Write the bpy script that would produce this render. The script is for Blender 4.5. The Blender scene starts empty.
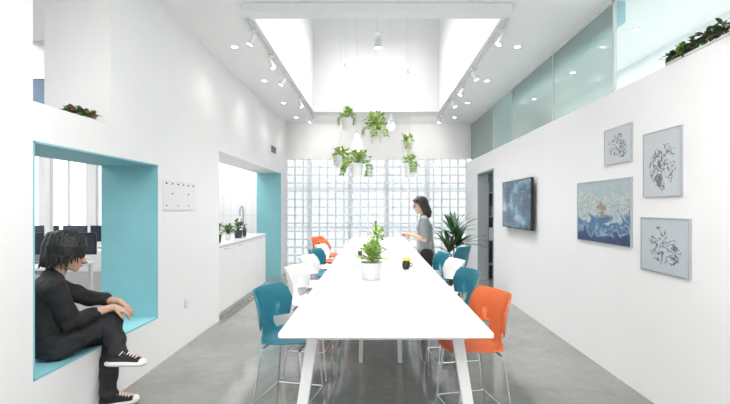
import bpy, bmesh, math, random
from mathutils import Vector, Matrix, noise
random.seed(7)
C = bpy.context.scene.collection
F=430.0
XL=-2.06; XR=2.13; XLB=-2.58; ZC=3.44; YB=10.0
V=Vector
R=math.radians
def P(px,py,Y): return V(((px-375)/F*Y, Y, 1.5-(py-207)/F*Y))

# ---------------------------------------------------------------- materials
def new_mat(name):
    m=bpy.data.materials.new(name); m.use_nodes=True
    return m, m.node_tree.nodes, m.node_tree.links, m.node_tree.nodes['Principled BSDF']
def mat(name,col,rough=0.5,metal=0.0,var=0.03,scale=12,bump=0.0,emit=None,es=0,trans=0,alpha=1,coat=0,spec=0.5):
    m,n,l,b=new_mat(name)
    b.inputs['Roughness'].default_value=rough; b.inputs['Metallic'].default_value=metal
    b.inputs['Specular IOR Level'].default_value=spec
    b.inputs['Transmission Weight'].default_value=trans; b.inputs['Alpha'].default_value=alpha
    b.inputs['Coat Weight'].default_value=coat
    tc=n.new('ShaderNodeTexCoord'); nz=n.new('ShaderNodeTexNoise'); nz.inputs['Scale'].default_value=scale; nz.inputs['Detail'].default_value=4
    l.new(tc.outputs['Object'],nz.inputs['Vector'])
    rp=n.new('ShaderNodeValToRGB')
    rp.color_ramp.elements[0].position=.3; rp.color_ramp.elements[1].position=.7
    rp.color_ramp.elements[0].color=tuple(max(0,c*(1-var)) for c in col)+(1,)
    rp.color_ramp.elements[1].color=tuple(min(1,c*(1+var)) for c in col)+(1,)
    l.new(nz.outputs['Fac'],rp.inputs['Fac']); l.new(rp.outputs['Color'],b.inputs['Base Color'])
    if bump:
        bp=n.new('ShaderNodeBump'); bp.inputs['Strength'].default_value=bump; bp.inputs['Distance'].default_value=.01
        l.new(nz.outputs['Fac'],bp.inputs['Height']); l.new(bp.outputs['Normal'],b.inputs['Normal'])
    if emit:
        b.inputs['Emission Color'].default_value=tuple(emit)+(1,); b.inputs['Emission Strength'].default_value=es
    return m
M={}
M['wall']=mat('white_paint',(.89,.89,.893),.55,var=.01,scale=3)
M['ceil']=mat('ceiling_paint',(.88,.88,.883),.7,var=.01,scale=2)
M['soffit']=mat('grey_fascia_paint',(.80,.81,.82),.5,var=.02)
M['teal']=mat('turquoise_paint',(.25,.56,.62),.5,var=.03,scale=4)
M['teal2']=mat('teal_plastic',(.012,.16,.225),.35,var=.03)
M['orange']=mat('orange_plastic',(.62,.13,.035),.35,var=.03)
M['whitep']=mat('white_plastic',(.84,.84,.835),.3,var=.01)
M['table']=mat('white_laminate',(.81,.815,.82),.22,var=.008,scale=2)
M['tleg']=mat('white_metal',(.80,.81,.82),.3,var=.01)
M['chrome']=mat('chrome',(.72,.73,.75),.15,1.0,var=.02)
M['steel']=mat('brushed_steel',(.5,.51,.52),.3,1.0,var=.04)
M['black']=mat('black_plastic',(.015,.015,.018),.35,var=.1)
M['cord']=mat('grey_cord',(.62,.62,.62),.5)
M['screen']=mat('dark_screen',(.012,.02,.035),.12,var=.3,scale=5)
M['leaf']=mat('leaf_green',(.14,.30,.05),.5,var=.4,scale=18)
M['leaf2']=mat('leaf_yellow_green',(.38,.50,.13),.5,var=.35,scale=18)
M['leafd']=mat('leaf_dark',(.035,.10,.04),.4,var=.5,scale=14)
M['soil']=mat('soil',(.05,.03,.02),.9,var=.4,scale=60,bump=.5)
M['pot']=mat('white_ceramic',(.80,.80,.79),.25,var=.01)
M['potd']=mat('dark_pot',(.05,.05,.055),.4)
M['skin']=mat('skin',(.58,.35,.25),.5,var=.05,scale=20)
M['lip']=mat('lips',(.42,.17,.14),.45)
M['hair']=mat('black_hair',(.010,.009,.009),.5,var=.5,scale=60,bump=.6)
M['hairw']=mat('black_long_hair',(.012,.010,.010),.38,var=.5,scale=60,bump=.5)
M['cloth']=mat('black_cotton',(.013,.013,.015),.85,var=.3,scale=30,bump=.25)
M['jeans']=mat('black_denim',(.017,.017,.021),.8,var=.3,scale=50,bump=.3)
M['grey']=mat('grey_knit',(.25,.27,.28),.85,var=.1,scale=60,bump=.2)
M['canvas']=mat('black_canvas',(.018,.018,.02),.8,var=.2,scale=80,bump=.2)
M['rubber']=mat('white_rubber',(.80,.79,.76),.5,var=.03)
M['eye']=mat('eye_dark',(.02,.012,.01),.1)
M['lamp']=mat('lamp_glow',(1,.97,.9),.4,emit=(1,.97,.92),es=20)
M['milk']=mat('milk_glass',(.92,.92,.90),.2,emit=(1,.97,.92),es=.35)
M['fab']=mat('grey_mesh_fabric',(.20,.22,.23),.8,var=.1,scale=60)
M['frame']=mat('silver_frame',(.55,.57,.60),.3,.8)
M['wood']=mat('pale_wood',(.45,.32,.2),.5,var=.15)
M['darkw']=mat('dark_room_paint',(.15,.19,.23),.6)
M['sill']=mat('aluminium_grey',(.42,.45,.47),.4,.2)
M['winframe']=mat('pale_window_frame',(.62,.65,.67),.5)
M['faint']=mat('faint_grey_line',(.70,.71,.72),.5)
M['yellow']=mat('yellow_ceramic',(.8,.65,.05),.3)
M['red']=mat('red_enamel',(.6,.04,.03),.4)
M['out']=mat('exterior_render',(.42,.46,.49),.8)

def floor_mat():
    m,n,l,b=new_mat('polished_concrete')
    tc=n.new('ShaderNodeTexCoord')
    a=n.new('ShaderNodeTexNoise'); a.inputs['Scale'].default_value=.8; a.inputs['Detail'].default_value=9; a.inputs['Roughness'].default_value=.65
    a.inputs['Distortion'].default_value=.6
    c=n.new('ShaderNodeTexNoise'); c.inputs['Scale'].default_value=14; c.inputs['Detail'].default_value=6
    l.new(tc.outputs['Object'],a.inputs['Vector']); l.new(tc.outputs['Object'],c.inputs['Vector'])
    r=n.new('ShaderNodeValToRGB'); r.color_ramp.elements[0].position=.32; r.color_ramp.elements[1].position=.70
    r.color_ramp.elements[0].color=(.155,.158,.145,1); r.color_ramp.elements[1].color=(.27,.27,.25,1)
    l.new(a.outputs['Fac'],r.inputs['Fac'])
    mx=n.new('ShaderNodeMixRGB'); mx.blend_type='MULTIPLY'; mx.inputs['Fac'].default_value=.28
    r2=n.new('ShaderNodeValToRGB'); r2.color_ramp.elements[0].position=.35; r2.color_ramp.elements[1].position=.6; r2.color_ramp.elements[0].color=(.7,.7,.7,1)
    l.new(c.outputs['Fac'],r2.inputs['Fac']); l.new(r.outputs['Color'],mx.inputs[1]); l.new(r2.outputs['Color'],mx.inputs[2])
    l.new(mx.outputs['Color'],b.inputs['Base Color'])
    mr=n.new('ShaderNodeMapRange'); mr.inputs['To Min'].default_value=.06; mr.inputs['To Max'].default_value=.14
    l.new(a.outputs['Fac'],mr.inputs['Value']); l.new(mr.outputs['Result'],b.inputs['Roughness'])
    b.inputs['Specular IOR Level'].default_value=1.0
    return m
M['floor']=floor_mat()
def glass_mat(name,tint,opac,rough=.1,diff=(.8,.9,.9)):
    m,n,l,b=new_mat(name)
    b.inputs['Base Color'].default_value=tuple(diff)+(1,); b.inputs['Roughness'].default_value=rough
    nz=n.new('ShaderNodeTexNoise'); nz.inputs['Scale'].default_value=8
    tc=n.new('ShaderNodeTexCoord'); l.new(tc.outputs['Object'],nz.inputs['Vector'])
    bp=n.new('ShaderNodeBump'); bp.inputs['Strength'].default_value=.05; l.new(nz.outputs['Fac'],bp.inputs['Height']); l.new(bp.outputs['Normal'],b.inputs['Normal'])
    t=n.new('ShaderNodeBsdfTransparent'); t.inputs['Color'].default_value=tuple(tint)+(1,)
    mx=n.new('ShaderNodeMixShader'); mx.inputs['Fac'].default_value=opac
    l.new(t.outputs[0],mx.inputs[1]); l.new(b.outputs[0],mx.inputs[2]); l.new(mx.outputs[0],n['Material Output'].inputs['Surface'])
    return m
M['glass']=glass_mat('clear_glass',(.92,.95,.945),.16,.05)
M['glass_teal']=glass_mat('teal_frosted_glass',(.72,.83,.82),.5,.12,(.50,.65,.64))
M['glass_grey']=glass_mat('grey_frosted_glass',(.68,.75,.73),.55,.12,(.46,.55,.53))
M['glass_pale']=glass_mat('pale_green_frosted_glass',(.80,.88,.86),.45,.10,(.58,.68,.66))
def block_mat():
    m,n,l,b=new_mat('glass_block')
    b.inputs['Base Color'].default_value=(.88,.90,.92,1); b.inputs['Roughness'].default_value=.14
    tc=n.new('ShaderNodeTexCoord'); w=n.new('ShaderNodeTexNoise'); w.inputs['Scale'].default_value=.7; w.inputs['Detail'].default_value=0
    l.new(tc.outputs['Object'],w.inputs['Vector'])
    t=n.new('ShaderNodeBsdfTransparent')
    cr=n.new('ShaderNodeValToRGB'); cr.color_ramp.elements[0].position=.35; cr.color_ramp.elements[1].position=.65
    cr.color_ramp.elements[0].color=(.80,.835,.855,1); cr.color_ramp.elements[1].color=(.85,.88,.895,1)
    l.new(w.outputs['Fac'],cr.inputs['Fac']); l.new(cr.outputs['Color'],t.inputs['Color'])
    tl=n.new('ShaderNodeBsdfTranslucent'); tl.inputs['Color'].default_value=(.86,.88,.90,1)
    m1=n.new('ShaderNodeMixShader'); m1.inputs['Fac'].default_value=.25; l.new(t.outputs[0],m1.inputs[1]); l.new(tl.outputs[0],m1.inputs[2])
    m2=n.new('ShaderNodeMixShader'); m2.inputs['Fac'].default_value=.22; l.new(m1.outputs[0],m2.inputs[1]); l.new(b.outputs[0],m2.inputs[2])
    l.new(m2.outputs[0],n['Material Output'].inputs['Surface'])
    return m
M['block']=block_mat()
def flatgen(n,l):
    tc=n.new('ShaderNodeTexCoord'); vm=n.new('ShaderNodeVectorMath'); vm.operation='MULTIPLY'; vm.inputs[1].default_value=(0,1,1)
    l.new(tc.outputs['Generated'],vm.inputs[0]); return vm.outputs['Vector']
def sketch_mat(seed,paper=(.62,.68,.74)):
    m,n,l,b=new_mat('ink_sketch_print'); b.inputs['Roughness'].default_value=.25
    g=flatgen(n,l); mp=n.new('ShaderNodeMapping'); mp.inputs['Location'].default_value=(seed,seed*.7,seed*.3)
    l.new(g,mp.inputs['Vector'])
    nz=n.new('ShaderNodeTexNoise'); nz.inputs['Scale'].default_value=7; nz.inputs['Detail'].default_value=6; nz.inputs['Distortion'].default_value=1.0
    l.new(mp.outputs[0],nz.inputs['Vector'])
    s=n.new('ShaderNodeMath'); s.operation='SUBTRACT'; s.inputs[1].default_value=.5; l.new(nz.outputs['Fac'],s.inputs[0])
    a=n.new('ShaderNodeMath'); a.operation='ABSOLUTE'; l.new(s.outputs[0],a.inputs[0])
    lt=n.new('ShaderNodeMapRange'); lt.inputs['From Min'].default_value=.02; lt.inputs['From Max'].default_value=.06; lt.inputs['To Min'].default_value=.8; lt.inputs['To Max'].default_value=.0; l.new(a.outputs[0],lt.inputs['Value'])
    d=n.new('ShaderNodeVectorMath'); d.operation='DISTANCE'; d.inputs[1].default_value=(0,.5,.45); l.new(g,d.inputs[0])
    n2=n.new('ShaderNodeTexNoise'); n2.inputs['Scale'].default_value=3; l.new(mp.outputs[0],n2.inputs['Vector'])
    ad=n.new('ShaderNodeMath'); ad.operation='MULTIPLY_ADD'; ad.inputs[1].default_value=.6; l.new(n2.outputs['Fac'],ad.inputs[0]); l.new(d.outputs['Value'],ad.inputs[2])
    mk=n.new('ShaderNodeMath'); mk.operation='LESS_THAN'; mk.inputs[1].default_value=.64; l.new(ad.outputs[0],mk.inputs[0])
    mu=n.new('ShaderNodeMath'); mu.operation='MULTIPLY'; l.new(lt.outputs[0],mu.inputs[0]); l.new(mk.outputs[0],mu.inputs[1])
    mx=n.new('ShaderNodeMixRGB'); mx.inputs[1].default_value=tuple(paper)+(1,); mx.inputs[2].default_value=(.06,.07,.09,1)
    l.new(mu.outputs[0],mx.inputs['Fac']); l.new(mx.outputs[0],b.inputs['Base Color'])
    return m
def painting_mat():
    m,n,l,b=new_mat('wave_painting'); b.inputs['Roughness'].default_value=.3
    g=flatgen(n,l)
    nz=n.new('ShaderNodeTexNoise'); nz.inputs['Scale'].default_value=3.6; nz.inputs['Detail'].default_value=8; nz.inputs['Distortion'].default_value=1.8
    l.new(g,nz.inputs['Vector'])
    sx=n.new('ShaderNodeSeparateXYZ'); l.new(g,sx.inputs[0])
    ad=n.new('ShaderNodeMath'); ad.operation='MULTIPLY_ADD'; ad.inputs[1].default_value=.7; l.new(nz.outputs['Fac'],ad.inputs[0])
    z=n.new('ShaderNodeMath'); z.operation='MULTIPLY'; z.inputs[1].default_value=.7; l.new(sx.outputs['Z'],z.inputs[0]); l.new(z.outputs[0],ad.inputs[2])
    r=n.new('ShaderNodeValToRGB'); e=r.color_ramp.elements
    e[0].position=.38; e[0].color=(.015,.04,.12,1); e[1].position=.98; e[1].color=(.42,.50,.52,1)
    for p,c in ((.46,(.02,.07,.19,1)),(.51,(.30,.42,.52,1)),(.56,(.03,.11,.24,1)),(.64,(.12,.26,.40,1)),(.70,(.55,.58,.52,1)),(.77,(.28,.40,.48,1)),(.84,(.58,.58,.48,1)),(.91,(.34,.45,.50,1))):
        k=e.new(p); k.color=c
    l.new(ad.outputs[0],r.inputs['Fac'])
    d=n.new('ShaderNodeVectorMath'); d.operation='DISTANCE'; d.inputs[1].default_value=(0,.5,.52); l.new(g,d.inputs[0])
    n2=n.new('ShaderNodeMath'); n2.operation='MULTIPLY_ADD'; n2.inputs[1].default_value=.6; l.new(nz.outputs['Fac'],n2.inputs[0]); l.new(d.outputs['Value'],n2.inputs[2])
    lt=n.new('ShaderNodeMath'); lt.operation='LESS_THAN'; lt.inputs[1].default_value=.37; l.new(n2.outputs[0],lt.inputs[0])
    mx=n.new('ShaderNodeMixRGB'); mx.inputs[2].default_value=(.30,.24,.15,1); l.new(r.outputs['Color'],mx.inputs[1]); l.new(lt.outputs[0],mx.inputs['Fac'])
    l.new(mx.outputs[0],b.inputs['Base Color'])
    return m
def tv_mat():
    m,n,l,b=new_mat('television_picture'); b.inputs['Roughness'].default_value=.08
    g=flatgen(n,l); nz=n.new('ShaderNodeTexNoise'); nz.inputs['Scale'].default_value=3.5; nz.inputs['Detail'].default_value=3; l.new(g,nz.inputs['Vector'])
    r=n.new('ShaderNodeValToRGB'); e=r.color_ramp.elements; e[0].position=.35; e[0].color=(.01,.025,.05,1); e[1].position=.75; e[1].color=(.25,.36,.43,1)
    k=e.new(.52); k.color=(.03,.09,.15,1)
    l.new(nz.outputs['Fac'],r.inputs['Fac']); l.new(r.outputs['Color'],b.inputs['Base Color']); l.new(r.outputs['Color'],b.inputs['Emission Color']); b.inputs['Emission Strength'].default_value=.4
    return m

# ---------------------------------------------------------------- mesh helpers
def obj_from(name,me,mats,parent=None,loc=(0,0,0),rot=None,smooth=False):
    o=bpy.data.objects.new(name,me)
    if not isinstance(mats,(list,tuple)): mats=[mats]
    if len(me.materials)==0:
        for m in mats: me.materials.append(m)
    C.objects.link(o)
    if parent: o.parent=parent
    o.location=loc
    if rot: o.rotation_euler=rot
    if smooth:
        for p in me.polygons: p.use_smooth=True
    return o
def bm_to(name,bm,mats,parent=None,loc=(0,0,0),rot=None,smooth=False,angle=None):
    bmesh.ops.recalc_face_normals(bm,faces=bm.faces)
    me=bpy.data.meshes.new(name); bm.to_mesh(me); bm.free()
    o=obj_from(name,me,mats,parent,loc,rot,smooth)
    if smooth and angle:
        try: me.set_sharp_from_angle(angle=math.radians(angle))
        except Exception: pass
    return o
def add_box(bm,a,b,mi=0,bev=0):
    a=V(a);b=V(b); c=(a+b)/2; s=b-a
    r=bmesh.ops.create_cube(bm,size=1,matrix=Matrix.Translation(c)@Matrix.Diagonal((abs(s.x),abs(s.y),abs(s.z),1)))
    fs=set(f for v in r['verts'] for f in v.link_faces)
    for f in fs: f.material_index=mi
    if bev:
        es=list(set(e for v in r['verts'] for e in v.link_edges))
        rr=bmesh.ops.bevel(bm,geom=es,offset=bev,segments=2,affect='EDGES')
        for f in rr['faces']: f.material_index=mi
def add_cyl(bm,p,q,r1,r2=None,seg=16,mi=0):
    p=V(p);q=V(q); r2=r1 if r2 is None else r2; d=q-p
    M_=Matrix.Translation((p+q)/2)@d.to_track_quat('Z','Y').to_matrix().to_4x4()
    r=bmesh.ops.create_cone(bm,cap_ends=True,segments=seg,radius1=r1,radius2=r2,depth=d.length,matrix=M_)
    for f in set(f for v in r['verts'] for f in v.link_faces): f.material_index=mi
def add_sph(bm,c,r,mi=0,u=14,v=10):
    r=(r,r,r) if not hasattr(r,'__len__') else r
    k=bmesh.ops.create_uvsphere(bm,u_segments=u,v_segments=v,radius=1,matrix=Matrix.Translation(V(c))@Matrix.Diagonal((*r,1)))
    for f in set(f for w in k['verts'] for f in w.link_faces): f.material_index=mi
def add_tube(bm,pts,r,seg=8,mi=0):
    pts=[V(p) for p in pts]; rings=[]; up=None
    for i,p in enumerate(pts):
        d=(pts[min(i+1,len(pts)-1)]-pts[max(i-1,0)]).normalized()
        if up is None: up=d.orthogonal().normalized()
        up=(up-d*up.dot(d)).normalized(); s=d.cross(up)
        rr=r[i] if hasattr(r,'__len__') else r
        rings.append([bm.verts.new(p+(up*math.cos(a)+s*math.sin(a))*rr) for a in [2*math.pi*k/seg for k in range(seg)]])
    for a,b in zip(rings,rings[1:]):
        for k in range(seg):
            f=bm.faces.new((a[k],a[(k+1)%seg],b[(k+1)%seg],b[k])); f.material_index=mi
    for ring in (rings[0],rings[-1]):
        f=bm.faces.new(ring); f.material_index=mi
def add_lathe(bm,prof,seg=24,mi=0,c=(0,0,0)):
    c=V(c); rings=[]
    for r,z in prof:
        if r<1e-5: rings.append([bm.verts.new(c+V((0,0,z)))])
        else: rings.append([bm.verts.new(c+V((r*math.cos(2*math.pi*k/seg),r*math.sin(2*math.pi*k/seg),z))) for k in range(seg)])
    for a,b in zip(rings,rings[1:]):
        for k in range(seg):
            k2=(k+1)%seg
            if len(a)==1 and len(b)==1: continue
            if len(a)==1: f=bm.faces.new((a[0],b[k2],b[k]))
            elif len(b)==1: f=bm.faces.new((a[k],a[k2],b[0]))
            else: f=bm.faces.new((a[k],a[k2],b[k2],b[k]))
            f.material_index=mi
def tag(o,label,cat,group=None):
    o["label"]=label; o["category"]=cat
    if group: o["group"]=group
    return o
def struct(o,label=None,cat=None):
    o["kind"]="structure"
    if label: o["label"]=label
    if cat: o["category"]=cat
    return o
def empty(name,label,cat,loc=(0,0,0),rot=None,group=None):
    o=bpy.data.objects.new(name,None); o.empty_display_size=.1; C.objects.link(o); o.location=loc
    if rot: o.rotation_euler=rot
    return tag(o,label,cat,group)
def box_obj(name,a,b,m,parent=None,bev=0,loc=(0,0,0)):
    bm=bmesh.new(); add_box(bm,a,b,bev=bev); return bm_to(name,bm,m,parent,loc)
def dup(o,loc,rotz=0,label=None):
    n=o.copy(); C.objects.link(n); n.location=loc; n.rotation_euler=(0,0,rotz)
    if label: n["label"]=label
    def rec(src,dst):
        for ch in src.children:
            c=ch.copy(); C.objects.link(c); c.parent=dst
            rec(ch,c)
    rec(o,n); return n
def spotlamp(loc,target,power,ang=95,blend=.7,size=.035,col=(1,.95,.86)):
    L=bpy.data.lights.new('spot_lamp_light','SPOT'); L.energy=power; L.spot_size=R(ang); L.spot_blend=blend; L.shadow_soft_size=size; L.color=col
    o=bpy.data.objects.new('spot_lamp_light',L); C.objects.link(o); o.location=loc
    o.rotation_euler=(V(target)-V(loc)).to_track_quat('-Z','Y').to_euler(); return o

def holed(name,fix,u,w,holes,m,axis='x',label='',cat='wall'):
    bm=bmesh.new()
    us=sorted(set([u[0],u[1]]+[h[k] for h in holes for k in (0,1)])); ws=sorted(set([w[0],w[1]]+[h[k] for h in holes for k in (2,3)]))
    for i in range(len(us)-1):
        for j in range(len(ws)-1):
            cu=(us[i]+us[i+1])/2; cw=(ws[j]+ws[j+1])/2
            if any(h[0]<cu<h[1] and h[2]<cw<h[3] for h in holes): continue
            if axis=='x': add_box(bm,(fix[0],us[i],ws[j]),(fix[1],us[i+1],ws[j+1]))
            elif axis=='y': add_box(bm,(us[i],fix[0],ws[j]),(us[i+1],fix[1],ws[j+1]))
            else: add_box(bm,(us[i],ws[j],fix[0]),(us[i+1],ws[j+1],fix[1]))
    bmesh.ops.remove_doubles(bm,verts=bm.verts,dist=1e-5)
    seen={}
    for f in list(bm.faces):
        k=tuple(round(c,4) for c in f.calc_center_median()); seen.setdefault(k,[]).append(f)
    kill=[f for fs in seen.values() if len(fs)>1 for f in fs]
    bmesh.ops.delete(bm,geom=kill,context='FACES')
    return struct(bm_to(name,bm,m),label,cat)

# ---------------------------------------------------------------- ROOM SHELL
H1=(2.59,4.08,.447,1.90); H2=(2.59,3.355,2.14,3.2); H3=(5.68,9.42,0,2.24)
holed('wall_left',(XLB,XL),(-1.5,YB),(0,ZC),[H1,H2,(H3[0],H3[1],0,2.24)],M['wall'],'x','thick white painted wall with turquoise lined openings')
D1=(7.70,8.90,0,2.2)
holed('wall_right',(XR,2.32),(-1.5,YB),(0,2.53),[D1],M['wall'],'x','white painted wall with doorway and ledge on top')
bm=bmesh.new(); add_box(bm,(-9.2,-1.6,-.1),(4.6,YB+.9,0)); struct(bm_to('floor',bm,M['floor']),'polished grey concrete floor','floor')
HW=(-1.24,1.29,4.35,8.7)
holed('ceiling',(ZC,ZC+.12),(-9.2,4.6),(-1.6,YB+.12),[HW],M['ceil'],'z','white ceiling with raised skylight well','ceiling')
holed('wall_back',(YB,YB+.12),(XLB,2.32),(2.62,ZC),[],M['wall'],'y','white painted wall band above glass blocks')
box=bmesh.new(); add_box(box,(-9.2,-1.62,0),(4.6,-1.5,ZC)); struct(bm_to('wall_front',box,M['wall']),'white painted end wall','wall')
# skylight well
bm=bmesh.new(); x0,x1,y0,y1=HW; t=.08; zt=5.45
add_box(bm,(x0-t,y0-t,ZC+.12),(x0,y1+t,zt)); add_box(bm,(x1,y0-t,ZC+.12),(x1+t,y1+t,zt))
add_box(bm,(x0,y0-t,ZC+.12),(x1,y0,zt)); add_box(bm,(x0,y1,ZC+.12),(x1,y1+t,zt))
struct(bm_to('wall_skylight_well',bm,M['wall']),'white raised skylight well','wall')
bm=bmesh.new()
for k in range(4):
    x=x0+(x1-x0)*k/3; add_box(bm,(x-.02,y0,zt),(x+.02,y1,zt+.05))
for k in range(6):
    y=y0+(y1-y0)*k/5; add_box(bm,(x0,y-.02,zt),(x1,y+.02,zt+.05))
add_box(bm,(x0-t,y0-t,zt+.05),(x1+t,y1+t,zt+.06),1)
struct(bm_to('window_2',bm,[M['whitep'],glass_mat('skylight_glass',(.53,.53,.535),.12,.1)]),'framed skylight glazing over the well','window')
bm=bmesh.new()
for a,b in (((x0-.02,y0-.02,ZC-.012),(x0,y1+.02,ZC)),((x1,y0-.02,ZC-.012),(x1+.02,y1+.02,ZC)),((x0,y1,ZC-.012),(x1,y1+.02,ZC)),((x0,y0-.02,ZC-.012),(x1,y0,ZC))): add_box(bm,a,b)
struct(bm_to('trim_1',bm,M['whitep']),'slim pale edge trim of ceiling opening','trim')
bm=bmesh.new(); add_box(bm,(-1.26,4.08,3.355),(1.30,4.24,ZC),bev=.004); struct(bm_to('trim_2',bm,M['soffit']),'pale grey boxed beam under the ceiling','beam')

def liner(name,h,x0,x1,th,top=True,bottom=True,near=True,far=True):
    bm=bmesh.new(); y0,y1,z0,z1=h
    if far: add_box(bm,(x0,y1-th,z0),(x1,y1,z1))
    if near: add_box(bm,(x0,y0,z0),(x1,y0+th,z1))
    if top: add_box(bm,(x0,y0,z1-th),(x1,y1,z1))
    if bottom: add_box(bm,(x0,y0,z0),(x1,y1,z0+th))
    return struct(bm_to(name,bm,M['teal']),'turquoise painted opening lining','trim')
liner('trim_3',H1,XLB-.01,XL+.002,.012)
liner('trim_4',H3,XLB-.01,XL+.002,.012,top=False,bottom=False,near=False)
# glass block wall
bm=bmesh.new(); nx,nz=22,14; wx=(XR-XL)/nx; wz=2.62/nz
for i in range(nx+1):
    x=XL+i*wx; add_box(bm,(x-.013,YB+.000,0),(x+.013,YB+.078,2.62),0)
for j in range(nz+1):
    z=j*wz; add_box(bm,(XL,YB+.001,z-.013),(XR,YB+.077,z+.013),0)
for i in range(nx):
    for j in range(nz):
        x=XL+i*wx; z=j*wz
        add_box(bm,(x+.014,YB+.010,z+.014),(x+wx-.014,YB+.085,z+wz-.014),1,bev=.008)
struct(bm_to('window_1',bm,[mat('white_grout',(.93,.93,.93),.6),M['block']]),'glass block wall with white joints','window')
bm=bmesh.new()
for x in (-1.62,-.62,.30,1.30): add_box(bm,(x-.04,YB+.5,.0),(x+.04,YB+.54,2.7))
for z in (1.95,1.0): add_box(bm,(-2.3,YB+.5,z-.025),(2.3,YB+.54,z+.025))
struct(bm_to('window_3',bm,M['out']),'grey exterior window framing behind glass blocks','window')

# right clerestory glazing + corridor
edges=[-1.5,.9,2.45,4.02,5.39,6.98,8.1,YB]
mats_=['glass','glass','glass','glass_pale','glass_pale','glass_teal','glass_grey']
for i in range(7):
    e=bmesh.new(); a,b=edges[i],edges[i+1]
    add_box(e,(2.235,a+.006,2.53),(2.247,b-.006,ZC),1)
    add_box(e,(2.225,a-.008,2.53),(2.257,a+.006,ZC),0)
    add_box(e,(2.225,a,ZC-.03),(2.257,b,ZC),0); add_box(e,(2.225,a,2.53),(2.257,b,2.545),0)
    struct(bm_to('window_%d'%(4+i),e,[M['winframe'],M[mats_[i]]]),'clerestory glass pane in slim frame','window')
bm=bmesh.new(); add_box(bm,(3.5,-1.5,2.4),(3.6,YB,ZC)); struct(bm_to('wall_corridor',bm,M['wall']),'white upper corridor wall','wall')
bm=bmesh.new(); add_box(bm,(2.32,-1.5,2.43),(3.5,YB,2.53)); struct(bm_to('floor_corridor',bm,M['wall']),'white upper corridor floor','floor')
bm=bmesh.new(); add_box(bm,(2.26,4.05,3.24),(2.36,7.0,ZC-.002)); struct(bm_to('trim_5',bm,M['teal']),'turquoise painted bulkhead strip behind the glass','trim')
bm=bmesh.new(); add_box(bm,(2.32,YB-.02,2.53),(4.6,YB+.1,ZC)); add_box(bm,(4.5,-1.5,0),(4.6,YB,2.43)); struct(bm_to('wall_corridor_end',bm,M['wall']),'white corridor end wall','wall')
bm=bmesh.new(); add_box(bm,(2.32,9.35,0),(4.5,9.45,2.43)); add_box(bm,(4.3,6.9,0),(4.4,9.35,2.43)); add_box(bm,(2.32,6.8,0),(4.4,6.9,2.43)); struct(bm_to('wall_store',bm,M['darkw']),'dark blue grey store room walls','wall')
bm=bmesh.new()
y0,y1=D1[0],D1[1]
add_box(bm,(XR-.01,y0,0),(2.33,y0+.03,2.2)); add_box(bm,(XR-.01,y1-.03,0),(2.33,y1,2.2)); add_box(bm,(XR-.01,y0,2.17),(2.33,y1,2.2))
struct(bm_to('door_1',bm,M['sill']),'grey lined open doorway','door')
sh=empty('storage_shelf','dark metal storage shelf in the side room','shelf',(2.75,9.12,0))
for x in (-.4,.8):
    for y in (-.18,.18): box_obj('post',(x-.015,y-.015,0),(x+.015,y+.015,2.0),M['sill'],sh)
for z in (.3,.8,1.3,1.8): box_obj('shelf_board',(-.4,-.18,z-.012),(.8,.18,z+.012),M['sill'],sh)
cols=[M['whitep'],M['teal'],M['wood'],M['sill'],M['whitep']]
for k,(x,z,w,h) in enumerate([(-.3,.812,.18,.25),(0,.812,.2,.2),(.3,1.312,.2,.28),(-.2,1.312,.22,.2),(-.1,.312,.25,.3),(.4,.812,.2,.3)]):
    e=bmesh.new(); add_box(e,(-w/2,-.1,0),(w/2,.1,h*.8),bev=.006); add_box(e,(-w/2-.004,-.104,h*.8),(w/2+.004,.104,h),bev=.004)
    tag(bm_to('storage_box',e,cols[k%5],None,(2.75+x,9.1,z+.001)),'lidded storage box on a store shelf','box','boxes on the store shelf')

# office and kitchen shell
wins=[(-8.7,-7.8,.9,2.9),(-7.6,-6.7,.9,2.9),(-6.5,-5.6,.9,2.9),(-5.4,-4.5,.9,2.9)]
holed('wall_office',(YB+.0,YB+.12),(-9.2,XLB),(0,ZC),wins,M['wall'],'y','white office end wall with windows')
holed('wall_office_side',(-9.2,-9.08),(-1.5,YB),(0,ZC),[(1,3,.9,2.9),(4,6,.9,2.9),(7,9,.9,2.9)],M['wall'],'x','white office side wall with windows')
for i,(a,b,c,d) in enumerate(wins):
    bm=bmesh.new()
    add_box(bm,(a,YB+.03,c),(a+.04,YB+.09,d)); add_box(bm,(b-.04,YB+.03,c),(b,YB+.09,d)); add_box(bm,(a,YB+.03,c),(b,YB+.09,c+.04)); add_box(bm,((a+b)/2-.015,YB+.03,c),((a+b)/2+.015,YB+.09,d))
    struct(bm_to('window_%d'%(11+i),bm,M['winframe']),'pale office window frame','window')
bm=bmesh.new(); add_box(bm,(-3.85,6.1,0),(-3.75,YB,ZC)); add_box(bm,(-3.75,6.1,0),(XLB,6.2,ZC)); 
struct(bm_to('wall_kitchen',bm,M['wall']),'white kitchen partition walls','wall')
bm=bmesh.new()
for k in range(7): add_box(bm,(-3.7+k*.17,YB-.004,.0),(-3.7+k*.17+.008,YB-.001,2.6))
for z in (1.3,1.7,2.1): add_box(bm,(-3.75,YB-.004,z),(XLB,YB-.001,z+.007))
struct(bm_to('trim_7',bm,M['faint']),'pale joint lines of kitchen wall panels','trim')
bm=bmesh.new()
add_box(bm,(-4.60,5.02,0),(-4.54,5.08,ZC)); add_box(bm,(-3.86,5.02,0),(-3.80,5.08,ZC)); add_box(bm,(-4.54,5.03,2.46),(-3.86,5.07,2.50)); add_box(bm,(-4.54,5.03,3.0),(-3.86,5.07,ZC))
add_box(bm,(-4.54,5.045,2.5),(-3.86,5.055,3.0),1)
struct(bm_to('window_15',bm,[M['whitep'],mat('blue_glass_panel',(.06,.14,.22),.1,var=.3,scale=3)]),'dark blue transom glass panel in white posts','window')

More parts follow.
